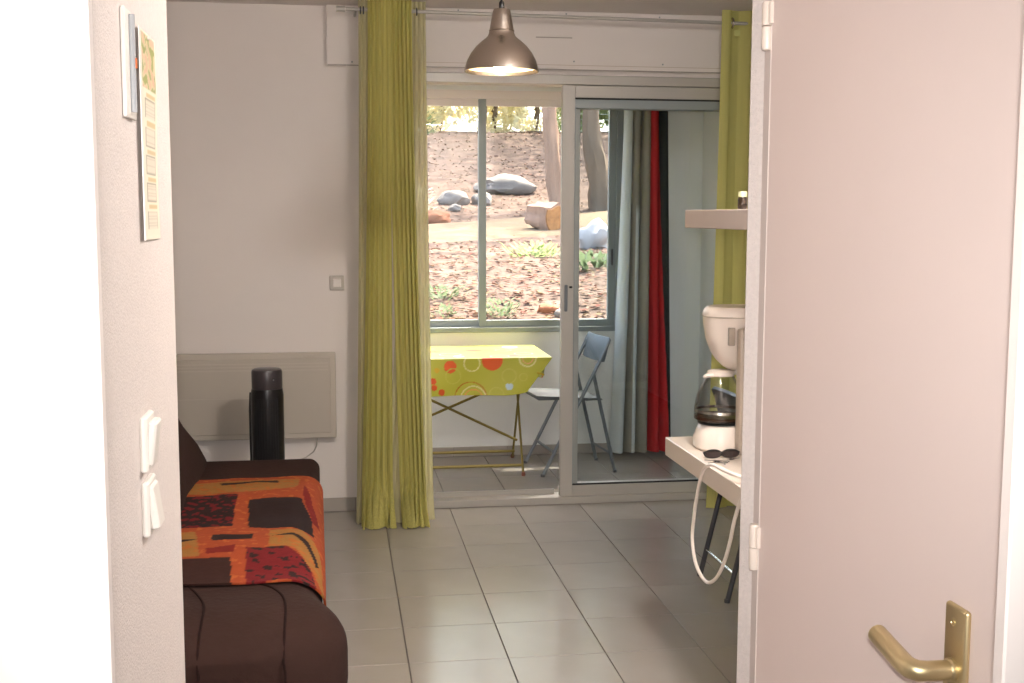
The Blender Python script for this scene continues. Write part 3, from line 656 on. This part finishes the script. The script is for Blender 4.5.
MB().tube([(.438, 6.915, .052), (1.058, 6.915, .052)], .009, 8).build('foot_bar', M['olive'], tb)
MB().tube([(.36, 6.70, .495), (1.04, 6.70, .16)], .0075, 8).build('brace', M['olive'], tb)
MB().tube([(.44, 6.72, .275), (1.04, 6.72, .525)], .0075, 8).build('brace', M['olive'], tb)
# ---- tablecloth with printed circles
GR = srgb(186, 184, 62); WHT = srgb(222, 216, 150); OR_ = srgb(226, 96, 36); ORB = srgb(206, 80, 22); PALE = srgb(196, 192, 80); BLU = srgb(190, 212, 220); BRG = srgb(178, 118, 26)
K = .000742
def fz(px, pz): return (.445+px*K, .695-(pz-205)*K)      # front flap coords from print layout
RINGS = []
for px, pz, r, wd, col in ((380, 238, 58, 9, WHT), (795, 205, 62, 11, WHT), (795, 205, 40, 9, srgb(224, 170, 110)), (655, 335, 52, 8, PALE), (760, 345, 28, 7, PALE), (370, 495, 118, 9, BRG), (390, 500, 92, 10, WHT), (390, 500, 68, 9, srgb(226, 160, 80)), (560, 470, 52, 8, PALE), (240, 330, 55, 8, PALE), (120, 140, 60, 9, WHT), (600, 80, 70, 10, WHT), (250, -60, 80, 10, WHT), (500, -160, 60, 9, PALE), (800, -60, 70, 10, WHT), (680, -300, 60, 9, WHT), (330, -420, 70, 9, PALE), (-60, 420, 70, 9, WHT)):
    x, z = fz(px, pz); RINGS.append((x, z, r*K, wd*K, col))
DOTS = []
for px, pz, r, col in ((220, 262, 46, OR_), (530, 215, 78, OR_), (655, 412, 27, BLU), (92, 365, 24, ORB), (100, 412, 22, ORB), (155, 448, 24, ORB), (120, 285, 20, srgb(206, 170, 40)), (700, 60, 50, OR_), (300, 60, 40, BLU), (450, -300, 70, OR_), (150, -250, 50, OR_), (760, -500, 60, BLU), (-40, 300, 40, OR_)):
    x, z = fz(px, pz); DOTS.append((x, z, r*K, col))
def cloth_col(x, h):
    c = GR
    for a, b, r, col in DOTS:
        if (x-a)**2+(h-b)**2 < r*r: c = col
    for a, b, r, wd, col in RINGS:
        if abs(math.hypot(x-a, h-b)-r) < wd/2: c = col
    return c
tc = thing('tablecloth', 'yellow-green oilcloth printed with orange and white circles on the folding table', 'tablecloth', (.76, 6.62, AZ))
def top_pt(u, v): return (AX0-.008+u*(AX1-AX0+.016), AY0-.008+v*(AY1-AY0+.016), AZ+.004)
MB().grid(top_pt, 120, 90, lambda u, v: cloth_col(AX0+u*(AX1-AX0), .695+v*(AY1-AY0))).solid(.0025).build('top_sheet', M['cloth'], tc)
def flap_y(sgn, u, v): return .010*v + .012*v*math.sin(u*9+sgn)
def front_pt(u, v):
    x = AX0-.008+u*(AX1-AX0+.016); drop = .208
    right = AX1+.008
    # slanting right hem
    k = v; xr = right-.145*k; x = AX0-.008+u*(xr-(AX0-.008))
    z = AZ+.003 - drop*v*(1-.04*math.sin(u*3)) + (.02*v*max(0, (u-.8)/.2)**2)
    return (x, AY0-.008-flap_y(0, u, v), z)
MB().grid(front_pt, 170, 50, lambda u, v: cloth_col(front_pt(u, v)[0], front_pt(u, v)[2])).solid(.0025).build('front_drop', M['cloth'], tc)
def back_pt(u, v): return (AX0-.008+u*(AX1-AX0+.016-.13*v), AY1+.008+flap_y(1, u, v)*.6, AZ+.003-.2*v)
MB().grid(back_pt, 60, 20, lambda u, v: cloth_col(back_pt(u, v)[0]+.1, back_pt(u, v)[2])).solid(.0025).build('back_drop', M['cloth'], tc)
def right_pt(u, v): 
    y = AY0-.008+u*(AY1-AY0+.016); return (AX1+.008+.004*v-.10*v*(abs(u-.5)*2)**1.5+.01*math.sin(u*8)*v, y, AZ+.003-(.10+.03*math.sin(u*6.28))*v)
MB().grid(right_pt, 50, 16, lambda u, v: cloth_col(right_pt(u, v)[1]-5.9, right_pt(u, v)[2])).solid(.0025).build('side_drop', M['cloth'], tc)
MB().tube([(1.085, 6.285, .615), (1.118, 6.282, .606), (1.122, 6.284, .60)], .006, 8).build('corner_clip', mat('clip_yellow', srgb(190, 168, 30), .5), tc)

# ---- folding chairs (local: sitter faces -x)
def make_chair(label, m_leg, m_seat, wire):
    t = thing('folding_chair', label, 'chair', (0, 0, 0), 'grey folding chairs')
    W_ = .19
    for s_ in (-1, 1):
        MB().tube([(-.205, s_*W_, .0), (.165, s_*W_, .72), (.188, s_*W_, .775)], [.0105, .0105, .009], 8).build('leg', m_leg, t)
        MB().tube([(.235, s_*(W_-.02), .0), (.10, s_*(W_-.02), .575)], .0105, 8).build('leg', m_leg, t)
        MB().lathe([(.0118, 0), (.0118, .012), (.011, .015)], (.235, s_*(W_-.02), 0), 8, True, True).build('foot_cap', M['dkgrey'], t)
        MB().lathe([(.0118, 0), (.0118, .012), (.011, .015)], (-.203, s_*W_, 0), 8, True, True).build('foot_cap', M['dkgrey'], t)
    st = MB(); n = 10
    prof = [(-.248, .450), (-.236, .460), (-.10, .452), (.06, .440), (.150, .433), (.155, .425), (.06, .424), (-.10, .434), (-.225, .436)]
    st.rings([[(a, y, b) for a, b in prof] for y in (-.175, -.17, .17, .175)]).build('seat', m_seat, t)
    back = MB()
    back.rings([[(.148+.018*math.sin((z-.64)*9)+d-.018*(1-(y/.19)**2), y, z) for z, d in ((.645, 0), (.70, .006), (.775, .016), (.785, .022), (.775, .029), (.70, .018), (.645, .012))] for y in [-.185+.37*i/12 for i in range(13)]]).build('backrest', m_seat, t)
    MB().tube([(-.135, -W_, .135), (-.135, W_, .135)], .0085, 8).build('crossbar', m_leg, t)
    MB().tube([(.21, -W_+.02, .11), (.21, W_-.02, .11)], .0055 if wire else .007, 8).build('crossbar', M['chrome'] if wire else m_leg, t)
    MB().tube([(.02, -W_, .428), (.02, W_, .428)], .008, 8).build('seat_bar', m_leg, t)
    return t
c1 = make_chair('grey metal folding chair drawn up to the table on the veranda', M['greym'], mat('seat_grey_plastic', srgb(96, 102, 106), .5), False)
c1.location = (1.328, 6.63, 0); c1.rotation_euler = (0, 0, .10)
c2 = make_chair('dark grey folding chair half hidden beyond the white counter', M['dkgrey'], M['dkgrey'], True)
c2.location = (1.70, 4.35, 0); c2.rotation_euler = (0, 0, math.pi)
# ---- striped curtain in the veranda
vc = thing('curtain', 'white, grey and red striped curtain gathered in the veranda corner', 'curtain', (1.85, 6.88, 0))
W1, GY, RD, DK = srgb(226, 232, 232), srgb(168, 164, 150), srgb(214, 48, 52), srgb(44, 52, 50)
def vc_pt(u, v):
    z = 2.36+(.03-2.36)*v; k = v**1.2
    x = (1.715+.25*u)*(1-k)+(1.645+.385*u)*k
    a = .028+.01*v
    y = 6.90+a*math.sin(u*5*2*math.pi+.5)+.01*math.sin(u*17+v*3)
    x += .012*math.cos(u*10*math.pi+v)
    return (x, y, z)
def vc_col(u, v):
    if u < .17+.02*v: return W1
    if u < .33: return GY
    if u < .38+.05*v: return W1 if v > .35 else GY
    if u < .60+.02*(v): return GY
    if u < .86+.08*v: return RD
    return DK
MB().grid(vc_pt, 160, 40, vc_col).solid(.002).build('striped_panel', M['stripe'], vc)
MB().tube([(-.28, 6.90, 2.372), (2.24, 6.90, 2.372)], .008, 8).build('curtain_wire', M['alu'], vc)

# ================================================================== LEFT PASSAGE WALL: thermometer, calendar, switches
PX = -.26
tm_ = thing('wall_thermometer', 'narrow white glass-tube thermometer hung on the left plaster wall', 'thermometer', (PX, 1.565, 1.59))
MB().box(PX, PX+.006, 1.535, 1.606, 1.592, 1.728, b=.0025, seg=2).build('backing', M['swl'], tm_)
tu = MB().tube([(PX+.009, 1.568, 1.60), (PX+.009, 1.568, 1.722)], .004, 10).build('tube', M['teal'], tm_)
MB().tube([(PX+.0125, 1.568, 1.655), (PX+.0125, 1.568, 1.668)], .0022, 6).build('liquid', M['red'], tu)
MB().box(PX+.005, PX+.0065, 1.578, 1.602, 1.605, 1.72).build('scale_plate', M['swg'], tm_, smooth=False)
for k in range(14): MB().box(PX+.0062, PX+.0070, 1.580, 1.600 if k % 5 == 0 else 1.594, 1.61+.008*k, 1.6112+.008*k).build('graduation', M['dkgrey'], tm_, smooth=False)
cl = thing('wall_calendar', 'tall narrow paper calendar with a photo at the top, pinned to the left plaster wall', 'calendar', (PX, 1.72, 1.436))
def cal_pt(u, v):
    y = 1.640+.160*u; z = 1.722-.286*v
    curl = .0035*max(0, (.28-u)/.28)**2
    return (PX+.002+curl+.001*math.sin(v*7)*u, y, z)
def cal_col(u, v):
    paper = srgb(236, 226, 206)
    if u < .24: return srgb(232, 226, 216)
    if u > .94: return paper
    if v < .27 and v > .01:
        n = noise.noise(Vector((u*7, v*20, 0))); 
        return srgb(214, 176, 150) if n > .15 else (srgb(150, 156, 84) if n < -.12 else srgb(212, 196, 160))
    for k in range(5):
        a = .29+.135*k
        if a < v < a+.022 and 0.4 < u < .9: return srgb(208, 186, 138)
        if a+.03 < v < a+.122 and .33 < u < .88:
            if v < a+.034 or v > a+.118 or u < .37 or u > .84: return srgb(150, 140, 120)
            if (v-a)*90 % 1 < .35: return srgb(206, 196, 178)
            return srgb(226, 216, 198)
    return paper
MB().grid(cal_pt, 50, 150, cal_col).solid(.0012).build('sheet', M['paper'], cl)
o = MB().lathe([(.003, 0), (.003, .004), (0, .0045)], (0, 0, 0), 10).build('pin', M['plast'], cl, local=True)
o.rotation_euler = (0, math.pi/2, 0); o.location = Vector((PX+.003, 1.735, 1.717)) - ORG[cl]
for zc, lab, tilt in ((1.166, 'upper of two white rocker switches on the left plaster wall', .12), (1.078, 'lower of two white rocker switches on the left plaster wall', -.14)):
    s_ = thing('rocker_switch', lab, 'switch', (PX, 1.615, zc), 'rocker switches on the plaster wall')
    MB().box(PX, PX+.010, 1.583, 1.648, zc-.038, zc+.038, b=.003).build('plate', M['swl'], s_, smooth=False)
    MB().box(PX+.006, PX+.018, 1.592, 1.639, zc-.030, zc+.030, b=.003, rot=Matrix.Rotation(tilt, 3, 'Y'), piv=(PX+.01, 1.615, zc)).build('rocker', M['swl'], s_, smooth=False)

# ================================================================== OUTSIDE
GYs = [7.2, 8.5, 10, 12, 14, 16, 17.5, 20, 24, 27, 30, 40]; GZs = [.45, .68, .85, 1.02, 1.12, 1.25, 1.36, 1.75, 2.6, 3.3, 3.6, 3.8]
def gz(x, y):
    z = GZs[-1]
    for i in range(len(GYs)-1):
        if y <= GYs[i+1]:
            t = max(0, (y-GYs[i])/(GYs[i+1]-GYs[i])); z = GZs[i]+(GZs[i+1]-GZs[i])*t; break
    q_ = y-.55*(x-2); k = 0 if 14.2 < q_ < 18.2 else 1
    return z + k*.05*noise.noise(Vector((x*.9, y*.9, 0))) + .02*(x-2)*(.4 if y > 12 else .1) + k*.02*noise.noise(Vector((x*3, y*3, 4)))
def gp(u, v): x = -9+24*u; y = 7.2+32*v**1.4; return (x, y, gz(x, y))
g = MB().grid(gp, 150, 150).build('ground_hillside', M['ground']); struct(g, 'dry hillside covered in fallen leaves outside the window', 'hillside')
def pp(u, v):
    x = -9+24*u; y = 14.7+.55*(x-2)+2.7*v+.2*math.sin(x*.8); return (x, y, gz(x, y)+.010-.04*max(0, abs(v-.5)*2-.85)/.15)
pa = MB().grid(pp, 120, 20).solid(.03).build('ground_path', M['path']); struct(pa, 'pale dusty path crossing the hillside', 'path')
# fallen leaves (uncountable)
mb = MB(); random.seed(3); LC = [srgb(*c) for c in ((112, 88, 74), (106, 74, 62), (128, 108, 90), (104, 64, 54), (104, 92, 68), (78, 63, 54), (118, 102, 78))]
for i in range(11000):
    y = 7.4+22*random.random()**1.7; x = y*(-.02+.36*random.random()); 
    if 14.6 < y-.55*(x-2) < 17.6 and random.random() < .85: continue
    z = gz(x, y)+.012; r = .018+.03*random.random(); a = random.random()*6.28; tl = random.uniform(-.25, .25)
    dx, dy = math.cos(a)*r, math.sin(a)*r
    mb.quad([(x-dx, y-dy, z+tl*r*.5), (x-dy*.5, y+dx*.5, z+.01), (x+dx, y+dy, z-tl*r*.3+.01), (x+dy*.5, y-dx*.5, z)], random.choice(LC))
lf = mb.build('fallen_leaves', M['litter'], smooth=False); tag(lf, 'brown and pinkish dry leaves littering the hillside', 'leaves', kind='stuff')
# boulders
def rock(name, label, x, y, sx, sy, sz, m, seed, up=.3, group=None):
    bm_ = MB(); bmesh.ops.create_icosphere(bm_.bm, subdivisions=3, radius=1)
    for v in bm_.bm.verts:
        n = noise.noise(v.co*1.3+Vector((seed*7.3, 0, 0)))*.32+noise.noise(v.co*3+Vector((0, seed*3.1, 0)))*.12
        v.co = v.co*(1+n); v.co = Vector((v.co.x*sx, v.co.y*sy, max(v.co.z, -.75)*sz))
    z = gz(x, y)
    for v in bm_.bm.verts: v.co += Vector((x, y, z+sz*up))
    return tag(bm_.build(name, m, origin=(x, y, z)), label, 'rock', group)
G = 'stones on the hillside'
rock('boulder', 'broad flat grey boulder on the slope above the path', 2.98, 20.7, .50, .35, .20, M['rock'], 1, .5, G)
rock('boulder', 'smaller grey boulder on the slope left of the window mullion', 1.93, 19.4, .26, .22, .17, M['rock'], 2, .4, G)
rock('boulder', 'grey stone partly hidden behind the window mullion', 2.42, 19.5, .18, .2, .14, M['rock'], 3, .4, G)
rock('boulder', 'pale tall boulder beside the path, seen through the tinted patio door', 2.97, 13.3, .20, .2, .20, mat('white_boulder', srgb(168, 164, 158), .9, var=.15, vscale=5, bump=.4, bscale=14), 4, .6, G)
rock('stone', 'orange-brown stone at the left edge of the path', 1.45, 17.3, .22, .2, .14, M['rock2'], 5, .5, G)
rock('stone', 'small pinkish stone low on the bank below the window', 1.62, 8.95, .08, .07, .05, M['rock2'], 6, .4, G)
rock('stone', 'small white stone low on the bank at the right of the window', 1.70, 8.75, .06, .06, .045, M['rock'], 8, .4, G)
rock('stone', 'small pale stone just above the path on the left', 1.88, 18.6, .10, .1, .07, M['rock'], 9, .4, G)
# cut log
lg = thing('cut_log', 'sawn tree stump section with golden cut face lying by the path', 'log', (2.90, 16.05, gz(2.9, 16.05)))
z0 = gz(2.9, 16.05)
cdir = Vector((-.45, .8, .12)).normalized(); p0 = Vector((2.96, 15.75, z0+.165))
MB().tube([p0+cdir*.006, p0+cdir*.12, p0+cdir*.28, p0+cdir*.45], [.20, .205, .19, .175], 18, jit=.5).build('bark', mat('pale_log_bark', srgb(150, 122, 100), .9, var=.25, vscale=8, bump=.4, bscale=25), lg)
MB().tube([p0-cdir*.008, p0+cdir*.02], [.165, .178], 18, jit=.35).build('cut_face', M['logend'], lg)
# trees
def leaves(mb, cx, cy, cz_, rx, ry, rz, n, s, hollow=.3):
    for i in range(n):
        while True:
            p = Vector((random.uniform(-1, 1), random.uniform(-1, 1), random.uniform(-1, 1)))
            if hollow < p.length < 1: break
        if noise.noise(Vector((p.x*rx*1.1+cx, p.y*ry*1.1+cy, p.z*rz*1.1))) < -.12: continue
        c_ = Vector((cx+p.x*rx, cy+p.y*ry, cz_+p.z*rz)); a = Vector((random.gauss(0, 1), random.gauss(0, 1), random.gauss(0, 1))).normalized(); b = a.orthogonal().normalized()
        r = s*random.uniform(.6, 1.3)
        mb.quad([c_-a*r, c_-b*r*.45, c_+a*r, c_+b*r*.45])
def tree(name, label, pts, rad, m, crown, ml, group, ls=.09):
    z = gz(pts[0][0], pts[0][1]); t = thing(name, label, 'tree', (pts[0][0], pts[0][1], z), group)
    MB().tube(smooth_path(pts, 4), [r for r in rad for _ in range(4)][:len(pts)*4-3] if False else [rad[0]+(rad[-1]-rad[0])*min(1, (i/((len(pts)-1)*4))**.6) for i in range((len(pts)-1)*4+1)], 14, jit=.35).build('trunk', m, t)
    for k, (a, b) in enumerate(crown[1] if len(crown) > 1 else []):
        MB().tube([a, b], [.05, .02], 6).build('branch', m, t)
    mb = MB()
    for c_ in crown[0]: leaves(mb, *c_, s=ls)
    mb.build('foliage', ml, t, smooth=False); return t
random.seed(11)
tree('tree', 'straight pinkish pine trunk standing just behind the cut log', [(3.60, 18.85, 1.45), (3.52, 18.85, 2.2), (3.44, 18.85, 3.0), (3.40, 18.85, 4.2), (3.5, 18.9, 7.0)], [.16, .10], M['bark'], ([(3.5, 19, 7.6, 2.2, 2.2, 1.6, 1500)], [((3.42, 18.9, 5.6), (4.4, 19.4, 7.2)), ((3.45, 18.9, 5.4), (2.5, 18.4, 7.0))]), M['leafB'], 'trees on the hillside', .16)
tree('tree', 'leaning grey trunk with flared foot seen through the tinted patio door', [(4.34, 18.75, 1.42), (4.26, 18.75, 2.0), (4.14, 18.75, 2.6), (4.10, 18.75, 3.4), (4.0, 18.8, 7.2)], [.30, .09], M['bark2'], ([(4.4, 19.4, 8.0, 2.3, 2.2, 1.6, 1500)], [((4.05, 18.8, 5.9), (5.2, 19.2, 7.6))]), M['leafB'], 'trees on the hillside', .16)
for x, y, lab in ((3.5, 28.3, 'added tall pine shading the slope, its dark thin trunk hidden behind the window mullion'), (6.9, 28.2, 'added tall pine shading the slope, out of view at the right beyond the wire fence'), (-1.2, 27.0, 'added tall pine shading the slope, on the crest beyond the left edge of the view')):  # extra pines, added so their crowns shade the hillside
    z = gz(x, y)
    tree('tree', lab, [(x, y, z-.1), (x+.05, y, z+1.2), (x, y+.1, z+2.6), (x+.1, y, z+5.0)], [.13, .07], M['bark2'], ([(x+1.2, y-1.0, z+5.2, 3.6, 3.6, 1.9, 3600)], [((x, y, z+2.8), (x+2.2, y-.8, z+5.0)), ((x, y, z+3.0), (x-1.2, y-.8, z+5.2)), ((x, y, z+2.6), (x+.6, y-2.2, z+4.8))]), M['leafB'], 'trees on the hillside', .17)
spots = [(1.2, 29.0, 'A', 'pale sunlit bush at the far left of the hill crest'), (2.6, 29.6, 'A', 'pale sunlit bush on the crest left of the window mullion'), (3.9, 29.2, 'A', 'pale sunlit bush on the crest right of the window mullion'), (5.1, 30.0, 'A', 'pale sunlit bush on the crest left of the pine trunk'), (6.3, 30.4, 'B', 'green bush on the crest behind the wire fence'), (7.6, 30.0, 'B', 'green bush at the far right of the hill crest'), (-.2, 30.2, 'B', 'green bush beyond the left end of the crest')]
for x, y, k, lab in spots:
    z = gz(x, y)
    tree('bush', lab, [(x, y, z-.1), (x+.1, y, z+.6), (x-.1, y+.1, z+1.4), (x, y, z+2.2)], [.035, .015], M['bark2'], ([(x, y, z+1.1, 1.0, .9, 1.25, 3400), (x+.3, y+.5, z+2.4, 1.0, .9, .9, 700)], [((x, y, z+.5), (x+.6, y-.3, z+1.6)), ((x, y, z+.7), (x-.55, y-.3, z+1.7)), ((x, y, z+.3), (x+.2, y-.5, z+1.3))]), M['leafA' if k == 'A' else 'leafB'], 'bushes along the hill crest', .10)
# low plants on the bank
def plant(label, x, y, r, h, n, m):
    z = gz(x, y); mb = MB()
    for i in range(n):
        a = random.random()*6.28; q = r*math.sqrt(random.random()); c_ = Vector((x+q*math.cos(a), y+q*math.sin(a), z+h*random.random())); d = Vector((math.cos(a), math.sin(a), random.uniform(.2, 1.2))).normalized(); b = d.cross(Vector((0, 0, 1))).normalized(); s_ = r*random.uniform(.10, .22)
        mb.quad([c_-d*s_, c_-b*s_*.4, c_+d*s_, c_+b*s_*.4])
    return tag(mb.build('weed', m, origin=(x, y, z), smooth=False), label, 'plant', 'low plants on the bank')
plant('leafy green weed at the bottom of the window right of the mullion', 1.22, 8.7, .17, .13, 120, M['leafC'])
plant('sparse green weed low in the left window pane', .80, 8.75, .14, .10, 60, M['leafC'])
plant('dull green tuft on the bank in the left window pane', .85, 9.6, .22, .12, 90, M['leafC'])
plant('grassy green tuft in the middle of the bank', 2.1, 12.4, .35, .15, 120, M['leafB'])
plant('bushy green plant below the pale boulder behind the tinted door', 2.50, 11.2, .40, .16, 110, M['leafC'])
plant('yellow-green shrub at the left edge above the path', 1.25, 18.2, .35, .45, 150, M['leafA'])
plant('small blue-green shrub high on the crest at the left', 1.95, 27.6, .5, .5, 160, M['leafC'])
# wire fence on the crest
fn = thing('wire_fence', 'grey wire fence on the hill crest right of the trunks', 'fence', (6.3, 26.9, gz(6.3, 26.9)))
for x in (5.55, 6.05, 6.55, 7.05, 7.55): MB().tube([(x, 26.9, gz(x, 26.9)-.05), (x, 26.9, gz(x, 26.9)+.8)], .022, 8).build('post', M['wire'], fn)
for k in range(6): MB().tube([(x, 26.9, gz(x, 26.9)+.1+.13*k) for x in (5.5, 6.05, 6.55, 7.05, 7.6)], .006, 5).build('wire', M['wire'], fn)
